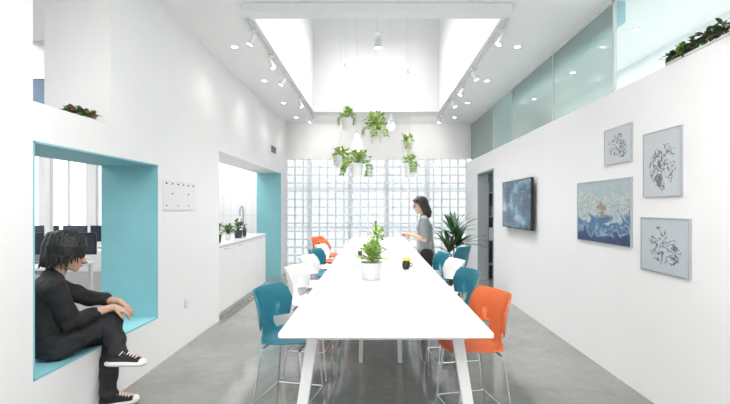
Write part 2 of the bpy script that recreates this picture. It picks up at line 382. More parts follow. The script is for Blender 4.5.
# ---------------------------------------------------------------- TABLE
tb=empty('dining_table','very long white laminate communal table with slanted legs','table',(.0525,0,0))
TY0,TY1=2.05,8.6
box_obj('table_top',(-.515,TY0,.872),(.515,TY1,.9),M['table'],tb,bev=.004)
box_obj('apron',(-.40,TY0+.10,.835),(.40,TY1-.1,.872),M['tleg'],tb,bev=.003)
def legmesh(a,b,w=.030,d=.022):
    bm=bmesh.new(); r=bmesh.ops.create_cube(bm,size=1); a=V(a);b=V(b)
    for v in r['verts']:
        c=b if v.co.z>0 else a; v.co=V((c.x+v.co.x*2*w,c.y+v.co.y*2*d,c.z))
    bmesh.ops.bevel(bm,geom=bm.edges[:],offset=.004,segments=1,affect='EDGES'); return bm
for y,(xa,xb) in ((2.22,(.37,.50)),(4.15,(.17,.19)),(6.3,(.36,.44)),(8.4,(.36,.44))):
    for s in (-1,1):
        w=.028 if y<3 else .02
        bm_to('leg',legmesh((s*xb,y,0),(s*xa,y,.85),w),M['tleg'],tb)

# ---------------------------------------------------------------- BAR CHAIRS
def make_chair(shellmat,label):
    ch=empty('bar_chair',label,'chair',(0,0,0),group='moulded bar chairs along the table')
    prof=[(.190,.606,.15,0),(.182,.622,.185,0),(.11,.628,.216,0),(0,.620,.228,0),(-.09,.620,.226,.0),(-.135,.632,.17,.01),(-.165,.662,.105,.02),(-.184,.705,.082,.025),(-.194,.742,.090,.03),(-.198,.765,.225,.10),(-.211,.84,.244,.125),(-.231,.915,.236,.115),(-.242,.950,.205,.09)]
    bm=bmesh.new(); n=12; rows=[]
    for i,(x,z,w,cu) in enumerate(prof):
        row=[]; seat=1 if i<6 else 0
        for j in range(n+1):
            v=-1+2*j/n
            row.append(bm.verts.new((x+cu*abs(v)**1.7, w*v, z+seat*.030*v*v-(.035*abs(v)**2 if i==9 else 0)+(.010*abs(v) if i==12 else 0))))
        rows.append(row)
    for a,b in zip(rows,rows[1:]):
        for j in range(n): bm.faces.new((a[j],a[j+1],b[j+1],b[j]))
    o=bm_to('seat_shell',bm,shellmat,ch,smooth=True)
    s=o.modifiers.new('s','SOLIDIFY'); s.thickness=.008; s.offset=0
    bv=o.modifiers.new('b','BEVEL'); bv.width=.002; bv.segments=1; bv.limit_method='ANGLE'
    bm=bmesh.new()
    add_tube(bm,[(.12,-.15,.595),(.12,.15,.595)],.007); add_tube(bm,[(-.12,-.15,.595),(-.12,.15,.595)],.007); add_box(bm,(-.13,-.06,.595),(.13,.06,.608))
    bm_to('seat_bracket',bm,M['steel'],ch,smooth=True,angle=40)
    for sx in (1,-1):
        for sy in (1,-1):
            bm=bmesh.new(); tx=.12*sx
            add_tube(bm,[(tx,sy*.12,.595),(tx+sx*.01,sy*.15,.585),(tx+sx*.02,sy*.160,.5),(tx+sx*.075,sy*.205,.008)],.007); add_cyl(bm,(tx+sx*.075,sy*.205,0),(tx+sx*.075,sy*.205,.012),.010)
            bm_to('leg',bm,M['chrome'],ch,smooth=True,angle=40)
    bm=bmesh.new(); z=.24; a,b,c=.17,-.17,.187
    add_tube(bm,[(a,-c,z),(a,c,z),(b,c,z),(b,-c,z),(a,-c,z)],.0065)
    bm_to('footrest',bm,M['chrome'],ch,smooth=True,angle=40)
    return ch
tealc=make_chair(M['teal2'],'teal moulded bar chair with chrome legs at the table'); tealc.location=(-.57,2.88,0); tealc.rotation_euler=(0,0,R(-12))
orc=make_chair(M['orange'],'orange moulded bar chair with chrome legs at the table'); orc.location=(.62,2.74,0); orc.rotation_euler=(0,0,R(192))
whc=make_chair(M['whitep'],'white moulded bar chair with chrome legs at the table'); whc.location=(-.58,3.92,0); whc.rotation_euler=(0,0,R(-9))
dup(tealc,(.66,3.68,0),R(188)); dup(whc,(.68,4.40,0),R(188)); dup(tealc,(.66,5.02,0),R(190))
dup(tealc,(1.12,6.1,0),R(150),'teal moulded bar chair pulled away from the table')
dup(whc,(-.60,4.75,0),R(-10)); dup(tealc,(-.61,5.5,0),R(-10)); dup(whc,(-.62,6.15,0),R(-8)); dup(orc,(-.68,6.85,0),R(-8)); dup(orc,(-.92,7.8,0),R(-20))

# ---------------------------------------------------------------- PLANTS
def add_leaf(bm,p,d,n,L,W,mi=0,droop=.25):
    d=d.normalized(); s=d.cross(n)
    if s.length<1e-3: s=d.orthogonal()
    s.normalize(); n=s.cross(d).normalized()
    prev=None
    for t,w in ((0,.08),(.25,.85),(.55,1),(.8,.6),(1,.03)):
        c=p+d*L*t-V((0,0,1))*droop*L*t*t
        row=[bm.verts.new(c-s*W*w+n*W*w*.25),bm.verts.new(c),bm.verts.new(c+s*W*w+n*W*w*.25)]
        if prev:
            for k in (0,1):
                f=bm.faces.new((prev[k],prev[k+1],row[k+1],row[k])); f.material_index=mi; f.smooth=True
        prev=row
def foliage(center,rad,n,L=.06,W=.02,trail=0,seed=1,stem=True):
    rnd=random.Random(seed); bm=bmesh.new(); c=V(center)
    for i in range(n):
        a=rnd.uniform(0,2*math.pi); e=rnd.uniform(-.05,1.35)
        d=V((math.cos(a)*math.cos(e),math.sin(a)*math.cos(e),math.sin(e)))
        q=rnd.uniform(.35,1.15); p=c+V((d.x*rad[0],d.y*rad[1],d.z*rad[2]))*q
        add_leaf(bm,p,d+V((rnd.uniform(-.5,.5),rnd.uniform(-.5,.5),rnd.uniform(-.3,.4))),V((rnd.uniform(-.4,.4),rnd.uniform(-.4,.4),1)),L*rnd.uniform(.7,1.2),W*rnd.uniform(.7,1.2),rnd.choice((0,1,1)),.2)
        if stem and i%2==0: add_tube(bm,[c-V((0,0,rad[2]*.2)),(c+p)/2+V((0,0,.01)),p],.0015,4,0)
    for i in range(trail):
        a=rnd.uniform(0,2*math.pi); L0=rnd.uniform(.06,.15); pts=[]
        for k in range(6):
            t=k/5; r_=rad[0]*(.4+.75*min(1,t*2.2)); pts.append(c+V((math.cos(a+.3*t)*r_,math.sin(a+.3*t)*r_,.03-max(0,t-.15)*L0*1.25)))
        add_tube(bm,pts,.0016,4,0)
        for k,p in enumerate(pts[1:]):
            for s in (-1,1):
                add_leaf(bm,p,V((math.cos(a+s*1.1),math.sin(a+s*1.1),-.2)),V((math.cos(a),math.sin(a),.8)),L*.85,W*.9,rnd.choice((0,1,1)),.3)
    return bm
def pot_profile(r0,r1,h,th=.006): return [(0,0),(r0*.95,0),(r0,.004),(r1,h-.01),(r1+.003,h),(r1-th,h),(r1-th-.002,h-.02),(0,h-.02)]
def potted(name,label,loc,r0,r1,h,rad,n,L,W,trail=0,seed=1,pm='pot',lm=('leaf','leaf2'),group=None,cord=None,cat='plant'):
    e=empty(name,label,cat,loc,group=group)
    bm=bmesh.new(); add_lathe(bm,pot_profile(r0,r1,h)); bm_to('pot',bm,M[pm],e,smooth=True,angle=50)
    bm=bmesh.new(); add_lathe(bm,[(0,h-.018),(r1*.85,h-.018),(r1*.85,h-.014),(0,h-.006)]); bm_to('soil',bm,M['soil'],e)
    bm_to('foliage',foliage((0,0,h+rad[2]*.1),rad,n,L,W,trail,seed),[M[lm[0]],M[lm[1]]],e)
    if cord:
        bm=bmesh.new(); jz=h+.28
        for k in range(3):
            a=2*math.pi*k/3; add_tube(bm,[(r1*math.cos(a),r1*math.sin(a),h-.005),(0,0,jz)],.0012,5)
        add_tube(bm,[(0,0,jz),(0,0,cord)],.0015,6); bm_to('cord',bm,M['cord'],e)
    return e
zt_=5.45
labs=['white hanging pot with upright trailing greenery','white hanging pot with full bushy green plant','small white hanging pot with trailing vine','white hanging pot with wide spreading green vine','small white hanging cup with short green sprigs','white hanging pot with light green sprigs']
for k,(px,py,Y,rr,n,tr,W) in enumerate([(347,130,5.15,(.08,.08,.10),65,3,.017),(376,144,4.55,(.115,.115,.16),120,5,.018),(341,168,5.0,(.08,.08,.08),60,4,.017),(357,177,4.45,(.14,.13,.10),110,6,.018),(407,154,5.1,(.06,.06,.07),40,1,.015),(410,177,4.75,(.065,.065,.08),50,2,.015)]):
    p=P(px,py,Y)
    potted('hanging_planter',labs[k],p,.048,.066,.14,rr,n,.055,W,tr,seed=10+k,group='planters hanging above the table',cord=zt_-p.z)
e=P(371,280,3.58); potted('potted_plant','white pot with bushy green plant on the table',(e.x,3.58,.901),.070,.088,.14,(.105,.105,.12),110,.058,.019,0,seed=30)
potted('potted_plant','small white pot with leafy green plant further along the table',(.0,4.75,.901),.045,.055,.11,(.08,.08,.10),80,.06,.018,0,seed=31)
potted('potted_plant','small potted green herb on the table beside the woman',(.03,6.2,.901),.05,.065,.12,(.09,.09,.18),100,.075,.020,0,seed=32)
for k,(y,s) in enumerate([(6.05,1),(6.5,.8),(6.98,1.1)]):
    potted('herb_pot','small potted herb on the kitchen counter',(-2.22,y,1.001),.05*s,.06*s,.11*s,(.09*s,.09*s,.13*s),80,.06,.018,0,seed=40+k,pm='potd' if k!=1 else 'pot',lm=('leafd','leaf'),group='herb pots on the counter')
def trough(name,label,loc,L,seed,lm,n=170,h=.05,traym='pot'):
    e=empty(name,label,'plant',loc); 
    bm=bmesh.new(); add_box(bm,(-.045,-L/2,0),(.045,L/2,.025),bev=.008); bm_to('tray',bm,M[traym],e)
    rnd=random.Random(seed); bm=bmesh.new()
    for i in range(n):
        y=rnd.uniform(-L/2,L/2); p=V((rnd.uniform(-.05,.045),y,.03+rnd.uniform(0,h)*(1-.6*abs(2*y/L))))
        d=V((rnd.uniform(-1,.3),rnd.uniform(-1,1),rnd.uniform(-.3,1.2)))
        add_leaf(bm,p,d,V((0,0,1)),rnd.uniform(.05,.09),.015,rnd.choice((0,0,1,2)),.3)
    bm_to('foliage',bm,[M[k] for k in lm],e); return e
M['dry']=mat('dry_leaf',(.22,.15,.08),.7,var=.4)
trough('ledge_plant','low trailing green plant on top of the wall ledge',(2.175,2.78,2.531),.74,50,('leafd','leaf','dry'),300,.07)
trough('ledge_plant','small dried green brown plant on the opening ledge',(-2.16,3.17,2.141),.22,51,('dry','leaf','leafd'),150,.04)
# dracaena
dr=empty('potted_dracaena','tall spiky dark green plant in a dark pot on the floor','plant',(1.30,7.1,0))
bm=bmesh.new(); add_lathe(bm,pot_profile(.14,.19,.38,.012)); bm_to('pot',bm,M['potd'],dr,smooth=True,angle=50)
bm=bmesh.new(); add_lathe(bm,[(0,.35),(.165,.35),(.165,.36),(0,.37)]); bm_to('soil',bm,M['soil'],dr)
bm=bmesh.new()
for x,y,h in ((0,0,1.05),(.05,.04,.85),(-.05,.03,.75)): add_tube(bm,[(x*.5,y*.5,.34),(x,y,.6),(x*1.3,y*1.3,h)],[.018,.015,.012],8)
bm_to('stem',bm,M['wood'],dr,smooth=True)
bm=bmesh.new(); rnd=random.Random(5)
for x,y,h in ((0,0,1.05),(.065,.05,.85),(-.065,.04,.75)):
    for i in range(20):
        a=rnd.uniform(0,6.28); e_=rnd.uniform(.25,1.35); L=rnd.uniform(.42,.60)
        d=V((math.cos(a)*math.cos(e_),math.sin(a)*math.cos(e_),math.sin(e_))); s=d.cross(V((0,0,1))).normalized(); prev=None
        for k in range(8):
            t=k/7; w=.033*math.sin(math.pi*min(1,t*.85+.15))**.7*(1 if t<.98 else .1); c=V((x,y,h))+d*L*t-V((0,0,.25))*L*t*t
            row=[bm.verts.new(c-s*w),bm.verts.new(c+V((0,0,-.006))),bm.verts.new(c+s*w)]
            if prev:
                for q in (0,1): f=bm.faces.new((prev[q],prev[q+1],row[q+1],row[q])); f.smooth=True
            prev=row
bm_to('foliage',bm,M['leafd'],dr)

# ---------------------------------------------------------------- TABLE ITEMS
def cup(label,loc,r,h,m,handle=True,cat='cup',name='cup'):
    e=empty(name,label,cat,loc)
    bm=bmesh.new(); add_lathe(bm,[(0,0),(r*.6,0),(r*.9,h*.25),(r,h*.55),(r*.85,h),(r*.8,h),(r*.92,h*.55),(r*.8,h*.3),(0,.01)]); bm_to('cup_body',bm,m,e,smooth=True)
    if handle:
        bm=bmesh.new(); add_tube(bm,[(r*.9,0,h*.75),(r*1.4,0,h*.7),(r*1.5,0,h*.45),(r*.95,0,h*.25)],.005,6); bm_to('handle',bm,m,e,smooth=True)
    return e
cup('round black cup on the table',(.30,4.15,.901),.04,.075,M['black'])
cup('small yellow cup beside the black cup',(.33,4.5,.901),.04,.07,M['yellow'])
bm=bmesh.new(); add_lathe(bm,[(0,0),(.035,0),(.04,.16),(.014,.2),(.014,.24),(.016,.25),(0,.25)]); tag(bm_to('water_bottle',bm,M['glass'],None,(.20,4.75,.901),smooth=True,angle=40),'clear glass bottle on the table','bottle')
bm=bmesh.new(); add_box(bm,(-.05,-.035,0),(.05,.035,.012),bev=.004); add_box(bm,(-.042,-.028,.012),(.042,.028,.013)); tag(bm_to('notepad',bm,M['whitep'],None,(-.2,4.4,.901)),'small white notepad on the table','notepad')
cup('small dark tumbler on the table',(-.18,5.2,.901),.03,.07,M['potd'],False)

# ---------------------------------------------------------------- LIGHT FITTINGS
for x in (-1.31,1.36):
    bm=bmesh.new(); add_box(bm,(x-.018,4.4,ZC-.035),(x+.018,9.3,ZC-.001),bev=.003)
    add_box(bm,(x-.007,4.41,ZC-.037),(x+.007,9.29,ZC-.034))
    tag(bm_to('lighting_track',bm,M['faint']),'long white ceiling lighting track','lighting track','ceiling lighting tracks')
def spot_fixture(loc,tilt,rotz,label='white cylindrical track spotlight aimed down'):
    e=empty('track_spotlight',label,'spotlight',loc,(0,0,rotz),'white track spotlights')
    bm=bmesh.new(); add_box(bm,(-.02,-.045,-.02),(.02,.045,0),bev=.004); add_cyl(bm,(0,0,-.02),(0,0,-.05),.008); add_tube(bm,[(-.033,0,-.09),(-.033,0,-.05),(.033,0,-.05),(.033,0,-.09)],.004,6); bm_to('bracket',bm,M['whitep'],e)
    Rm=Matrix.Rotation(tilt,4,'X'); o=V((0,0,-.09))
    bm=bmesh.new(); add_cyl(bm,o+Rm@V((0,0,.04)),o+Rm@V((0,0,-.075)),.028,.032,20); bm_to('lamp_body',bm,M['whitep'],e,smooth=True,angle=40)
    bm=bmesh.new(); add_cyl(bm,o+Rm@V((0,0,-.0745)),o+Rm@V((0,0,-.078)),.027,.027,20); bm_to('lamp_lens',bm,M['lamp'],e)
    return e
for k,(x,y) in enumerate([(-1.31,4.62),(-1.31,5.4),(-1.31,6.15),(-1.31,7.5),(-1.31,8.9),(1.36,4.62),(1.36,5.9),(1.36,6.7),(1.36,7.5),(1.36,8.9)]):
    s=1 if x>0 else -1
    spot_fixture((x,y,ZC-.037),R(28)*(1 if k%2 else -1),R(90)*s)
    if y>8.5: spotlamp((x,y,ZC-.24),(x*.6,YB,2.7),24,130,1,col=(1,.97,.92))
pe=empty('pendant_spotlight','white cylindrical spotlight hanging on a cord','pendant lamp',(.03,4.6,3.20)); bm=bmesh.new()
add_lathe(bm,[(0,0),(.036,0),(.04,.005),(.04,.13),(.03,.15),(0,.155)]); bm_to('lamp_body',bm,M['winframe'],pe,smooth=True,angle=40)
bm=bmesh.new(); add_cyl(bm,(0,0,-.004),(0,0,0),.032); bm_to('lamp_lens',bm,M['lamp'],pe)
bm=bmesh.new(); add_tube(bm,[(0,0,.15),(0,0,zt_-3.20)],.002,6); bm_to('cord',bm,M['cord'],pe)
def bulb_mat():
    m,n,l,b=new_mat('clear_bulb_glass'); b.inputs['Base Color'].default_value=(.60,.62,.63,1); b.inputs['Roughness'].default_value=.05
    t=n.new('ShaderNodeBsdfTransparent'); t.inputs['Color'].default_value=(.94,.94,.93,1)
    lw=n.new('ShaderNodeFresnel'); lw.inputs['IOR'].default_value=1.45
    ml=n.new('ShaderNodeMath'); ml.operation='MULTIPLY_ADD'; ml.inputs[1].default_value=1.0; ml.inputs[2].default_value=.10; ml.use_clamp=True
    l.new(lw.outputs[0],ml.inputs[0]); mx=n.new('ShaderNodeMixShader'); l.new(ml.outputs[0],mx.inputs['Fac']); l.new(t.outputs[0],mx.inputs[1]); l.new(b.outputs[0],mx.inputs[2]); l.new(mx.outputs[0],n['Material Output'].inputs['Surface'])
    return m
M['bulb']=bulb_mat()
for k,(px,py,Y) in enumerate([(408,86,5.3),(357,152,5.6),(391,131,5.5),(376,108,5.9),(345,80,5.3)]):
    p=P(px,py,Y); e=empty('pendant_lamp','milk glass teardrop pendant lamp on thin cord' if k==1 else 'clear glass bulb pendant lamp on thin cord','pendant lamp',p,group='glass pendants over the table')
    s=1.2 if k==1 else .85
    bm=bmesh.new(); add_lathe(bm,[(0,0),(.03*s,.004*s),(.055*s,.03*s),(.062*s,.06*s),(.052*s,.1*s),(.03*s,.15*s),(.018*s,.2*s),(.0,.2*s)]); bm_to('lamp_shade',bm,M['milk'] if k==1 else M['bulb'],e,smooth=True)
    bm=bmesh.new(); add_cyl(bm,(0,0,.18*s),(0,0,.24*s),.012); bm_to('socket',bm,M['winframe'],e)
    if k!=1:
        bm=bmesh.new(); add_sph(bm,(0,0,.07*s),(.016,.016,.026)); bm_to('filament',bm,M['lamp'],e)
    bm=bmesh.new(); add_tube(bm,[(0,0,.24*s),(0,0,zt_-p.z)],.0015,6); bm_to('cord',bm,M['cord'],e)
def downlight(x,y,z,lit=0):
    e=empty('downlight','small round recessed ceiling downlight','ceiling light',(x,y,z),group='recessed downlights')
    bm=bmesh.new(); add_lathe(bm,[(.035,-.006),(.05,-.006),(.052,0),(.035,0),(.035,-.006)]); bm_to('rim',bm,M['whitep'],e)
    bm=bmesh.new(); add_cyl(bm,(0,0,-.004),(0,0,-.001),.034); bm_to('lens',bm,M['lamp'],e)
    if lit: spotlamp((x,y,z-.02),(x,y,0),lit,110,.8)
for x in (-1.7,1.72):
    for y in (5.2,6.6,8.0,9.3): downlight(x,y,ZC,10)
for y in (3.2,4.7,6.2,7.7): downlight(2.85,y,ZC)

# ---------------------------------------------------------------- RIGHT WALL ART + TV
def frame(name,label,cat,ya,yb,z0,z1,artmat,fm='frame',d=.018,fw=.008):
    e=empty(name,label,cat,(XR-.001,(ya+yb)/2,(z0+z1)/2)); hy=(yb-ya)/2; hz=(z1-z0)/2
    bm=bmesh.new()
    for a,b in (((-d,-hy,-hz),(0,hy,-hz+fw)),((-d,-hy,hz-fw),(0,hy,hz)),((-d,-hy,-hz+fw),(0,-hy+fw,hz-fw)),((-d,hy-fw,-hz+fw),(0,hy,hz-fw))): add_box(bm,a,b)
    bm_to('frame',bm,M[fm],e)
    box_obj('picture',(-d*.75,-hy+fw,-hz+fw),(-.001,hy-fw,hz-fw),artmat,e)
    return e
frame('framed_painting','square painting of blue waves and clouds in thin silver frame','painting',3.55,4.49,1.16,1.748,painting_mat(),fw=.008)
frame('framed_print','small ink drawing on pale paper in silver frame','framed print',3.55,3.965,1.88,2.20,sketch_mat(1,(.56,.59,.62)))
frame('framed_print','upright ink drawing on pale paper in silver frame','framed print',2.97,3.39,1.576,2.07,sketch_mat(4,(.56,.59,.62)))
frame('framed_print','larger ink drawing on grey blue paper in silver frame','framed print',2.89,3.42,1.01,1.42,sketch_mat(9,(.52,.57,.61)))
tv=empty('television','flat black wall mounted television screen','television',(XR-.001,6.295,1.54))
box_obj('wall_mount',(-.04,-.2,-.15),(0,.2,.15),M['steel'],tv)
box_obj('tv_body',(-.075,-.645,-.355),(-.04,.645,.355),M['black'],tv,bev=.006)
box_obj('screen',(-.077,-.625,-.335),(-.0745,.625,.335),tv_mat(),tv)

# left wall items
nb=empty('notice_board','thin white wall panel with small red and black pins','notice board',(XL+.001,4.54,1.615))
bm=bmesh.new(); add_box(bm,(0,-.37,-.15),(.006,.37,.15),bev=.002); bm_to('panel',bm,M['whitep'],nb)
bm=bmesh.new()
for z in (-.148,.143): add_box(bm,(.006,-.37,z),(.0065,.37,z+.003))
for y in (-.37,.365): add_box(bm,(.006,y,-.148),(.0065,y+.003,.148))
bm_to('outline',bm,M['faint'],nb)
for j,z in enumerate((.12,.02,-.10)):
    for k in range(6):
        if (j==1 and k not in (1,4)) or (j==2 and k%2): continue
        bm=bmesh.new(); add_cyl(bm,(0,0,0),(.010,0,0),.009,.006,10)
        bm_to('pin',bm,M['red'] if (j==0 and k in (1,3)) or (j==1 and k==4) else M['orange'] if j==1 else M['sill'] if j else M['black'],nb,(.006,-.31+k*.124,z))
so=empty('power_socket','small white wall socket plate','socket',(XL+.001,4.69,.455))
box_obj('plate',(0,-.045,-.045),(.008,.045,.045),M['whitep'],so,bev=.003)
bm=bmesh.new()
for y in (-.018,.018): add_box(bm,(.007,y-.002,-.008),(.009,y+.002,.008))
bm_to('slots',bm,M['sill'],so)
av=empty('wall_vent','small dark slatted wall vent','vent',(XL+.001,8.7,2.66))
box_obj('vent_frame',(0,-.2,-.07),(.012,.2,.07),M['sill'],av,bev=.003)
bm=bmesh.new()
for k in range(5): add_box(bm,(.012,-.18,-.055+k*.025),(.018,.18,-.043+k*.025))
bm_to('slats',bm,M['black'],av)

# ---------------------------------------------------------------- KITCHEN COUNTER
CY0,CY1=5.69,8.13
bm=bmesh.new(); add_box(bm,(-2.66,CY0,.965),(XL-.0,CY1+.0,1.0),bev=.004); tag(bm_to('worktop',bm,M['table']),'white kitchen worktop over the cabinets','worktop')
n=4; w=(CY1-CY0)/n
for k in range(n):
    e=empty('base_cabinet','white kitchen base cabinet under the worktop','cabinet',(XL,CY0+w*(k+.5),0),group='white base cabinets')
    box_obj('cabinet_body',(-.57,-w/2+.001,.08),(-.03,w/2-.001,.964),M['whitep'],e)
    box_obj('plinth',(-.57,-w/2+.001,0),(-.05,w/2-.001,.08),M['whitep'],e)
    dd=box_obj('door',(-.029,-w/2+.004,.085),(-.008,w/2-.004,.955),M['whitep'],e,bev=.002)
    box_obj('handle',(-.008,-.1,.925),(.002,.1,.935),M['faint'],dd)
fa=empty('kitchen_faucet','tall chrome gooseneck faucet on the worktop','faucet',(-2.3,7.5,1.001))
bm=bmesh.new(); add_cyl(bm,(0,0,0),(0,0,.05),.025); add_tube(bm,[(0,0,.04),(0,0,.42)]+[(0,-.09+.09*math.cos(a),.42+.09*math.sin(a)) for a in [math.pi*k/8 for k in range(1,9)]]+[(0,-.18,.34)],.014,10); bm_to('spout',bm,M['sill'],fa,smooth=True,angle=50)
bm=bmesh.new(); add_tube(bm,[(.02,0,.05),(.07,0,.08)],.006,6); bm_to('lever',bm,M['steel'],fa)
bm=bmesh.new(); add_lathe(bm,[(0,0),(.03,0),(.033,.12),(.012,.15),(.012,.2),(0,.2)]); tag(bm_to('soap_bottle',bm,M['potd'],None,(-2.2,7.25,1.001),smooth=True,angle=40),'dark soap bottle on the worktop','bottle')
bm=bmesh.new(); add_cyl(bm,(0,0,0),(0,0,.12),.05,.05,20); add_tube(bm,[(.05,0,.1),(.08,0,.08),(.08,0,.04),(.05,0,.02)],.006); tag(bm_to('kettle',bm,M['steel'],None,(-2.5,6.75,1.001),smooth=True,angle=40),'steel pot on the worktop','pot')

# ---------------------------------------------------------------- OFFICE FURNITURE
def desk(x,y,w,d):
    e=empty('office_desk','white office desk with metal legs','desk',(x,y,0))
    box_obj('desk_top',(-w/2,-d/2,.70),(w/2,d/2,.73),M['table'],e,bev=.004)
    for sx in (-1,1):
        for sy in (-1,1): box_obj('leg',(sx*(w/2-.05)-.02,sy*(d/2-.05)-.02,0),(sx*(w/2-.05)+.02,sy*(d/2-.05)+.02,.70),M['tleg'],e)
def monitor(x,y,rz):
    e=empty('computer_monitor','black computer monitor on an office desk','monitor',(x,y,.731),(0,0,rz),'office monitors')
    box_obj('monitor_housing',(-.24,-.015,.12),(.24,.02,.42),M['black'],e,bev=.005)
    box_obj('screen',(-.228,-.017,.132),(.228,-.014,.408),M['screen'],e)
    bm=bmesh.new(); add_cyl(bm,(0,.02,0),(0,.02,.012),.11,.11,24); add_box(bm,(-.025,.02,.012),(.025,.04,.3)); bm_to('stand',bm,M['black'],e)
def office_chair(x,y,rz):
    e=empty('office_chair','grey mesh swivel office chair','chair',(x,y,0),(0,0,rz),'office swivel chairs')
    bm=bmesh.new(); add_box(bm,(-.24,-.24,.43),(.24,.24,.50),bev=.03); bm_to('seat',bm,M['fab'],e,smooth=True)
    bm=bmesh.new(); add_box(bm,(-.22,-.27,.56),(.22,-.23,1.02),bev=.018); add_box(bm,(-.03,-.27,.42),(.03,-.245,.58)); bm_to('backrest',bm,M['fab'],e)
    for s in (-1,1):
        bm=bmesh.new(); add_tube(bm,[(s*.2,0,.45),(s*.28,0,.46),(s*.29,0,.66)],.014,8); add_box(bm,(s*.29-.03,-.12,.66),(s*.29+.03,.12,.685),bev=.008); bm_to('armrest',bm,M['black'],e)
    bm=bmesh.new(); add_cyl(bm,(0,0,.08),(0,0,.43),.025)
    for k in range(5):
        a=2*math.pi*k/5; add_tube(bm,[(0,0,.1),(.28*math.cos(a),.28*math.sin(a),.06)],.016,8); add_sph(bm,(.28*math.cos(a),.28*math.sin(a),.03),.03,u=10,v=6)
    bm_to('base',bm,M['black'],e)
desk(-4.65,5.75,1.4,.7); desk(-5.9,8.2,3.4,1.2)
monitor(-4.05,5.85,.15); monitor(-4.72,5.85,0)
for x,rz in ((-7.3,.1),(-6.75,0),(-6.2,0),(-5.65,-.1),(-5.1,.1)): monitor(x,8.1,rz)
office_chair(-5.5,7.1,.5); office_chair(-6.4,7.0,-.2); office_chair(-4.95,5.0,.4)

# ---------------------------------------------------------------- PEOPLE
ICO=None
def ico_pts():
    global ICO
    if ICO is None:
        b=bmesh.new(); bmesh.ops.create_icosphere(b,subdivisions=2,radius=1); ICO=[v.co.copy() for v in b.verts]; b.free()
    return ICO
def ell(c,r,B=None):
    r=(r,r,r) if not hasattr(r,'__len__') else r; c=V(c)
    out=[]
    for p in ico_pts():
        q=V((p.x*r[0],p.y*r[1],p.z*r[2]))
        if B is not None: q=B@q
        out.append(c+q)
    return out
class Blob:
    def __init__(s): s.v=[]; s.f=[]
    def hull(s,*sets):
        b=bmesh.new(); vs=[b.verts.new(p) for st in sets for p in st]
        r=bmesh.ops.convex_hull(b,input=vs)
        dead=[g for g in set(r['geom_interior']+r['geom_unused']) if isinstance(g,bmesh.types.BMVert)]
        if dead: bmesh.ops.delete(b,geom=dead,context='VERTS')
        bmesh.ops.recalc_face_normals(b,faces=b.faces)
        b.verts.index_update(); o=len(s.v)
        s.v+= [v.co.copy() for v in b.verts]; s.f+=[[v.index+o for v in f.verts] for f in b.faces]; b.free()
    def chain(s,pts,rad):
        for i in range(len(pts)-1): s.hull(ell(pts[i],rad[i]),ell(pts[i+1],rad[i+1]))
    def make(s,name,m,parent,base,voxel=.006,smooth=4,post=None):
        me=bpy.data.meshes.new(name); me.from_pydata([tuple(v) for v in s.v],[],s.f); me.update()
        o=bpy.data.objects.new(name+'_tmp',me); C.objects.link(o)
        r=o.modifiers.new('r','REMESH'); r.mode='VOXEL'; r.voxel_size=voxel
        if smooth: q=o.modifiers.new('q','SMOOTH'); q.factor=.5; q.iterations=smooth
        dg=bpy.context.evaluated_depsgraph_get(); dg.update()
        m2=bpy.data.meshes.new_from_object(o.evaluated_get(dg)); bpy.data.objects.remove(o)
        m2.name=name
        if post:
            for v in m2.vertices: v.co=post(v.co)
        for v in m2.vertices: v.co=v.co-V(base)
        m2.materials.clear()
        return obj_from(name,m2,m,parent,smooth=True)
def basis(f,up):
    f=V(f).normalized(); up=V(up); r=f.cross(up).normalized(); u=r.cross(f).normalized()
    return Matrix(((f.x,-r.x,u.x),(f.y,-r.y,u.y),(f.z,-r.z,u.z)))
def head(b,c,B,s=1.0):
    T=lambda x,y,z: c+B@V((x,y,z))*s
    E=lambda x,y,z,r: ell(T(x,y,z),tuple(k*s for k in (r if hasattr(r,'__len__') else (r,r,r))),B)
    b.hull(E(-.01,0,.03,(.095,.076,.088)),E(.03,0,.02,(.06,.066,.06)))
    b.hull(E(.045,0,.03,(.045,.058,.045)),E(.062,0,-.088,(.022,.022,.018)),E(.0,.05,-.06,.018),E(.0,-.05,-.06,.018),E(.06,.034,-.015,.026),E(.06,-.034,-.015,.026))
    b.hull(E(.085,.03,.028,(.012,.022,.009)),E(.085,-.03,.028,(.012,.022,.009)))
    b.hull(E(.090,0,.018,.009),E(.112,0,-.024,.011)); b.hull(E(.100,.012,-.027,.008),E(.100,-.012,-.027,.008),E(.11,0,-.024,.010))
    b.hull(E(.083,.016,-.055,.006),E(.092,0,-.052,.008),E(.083,-.016,-.055,.006)); b.hull(E(.082,.014,-.065,.006),E(.088,0,-.066,.008),E(.082,-.014,-.065,.006))
    for sy in (1,-1): b.hull(E(-.005,sy*.078,.018,(.016,.007,.014)),E(-.0,sy*.074,-.02,(.010,.006,.012)))
    return T
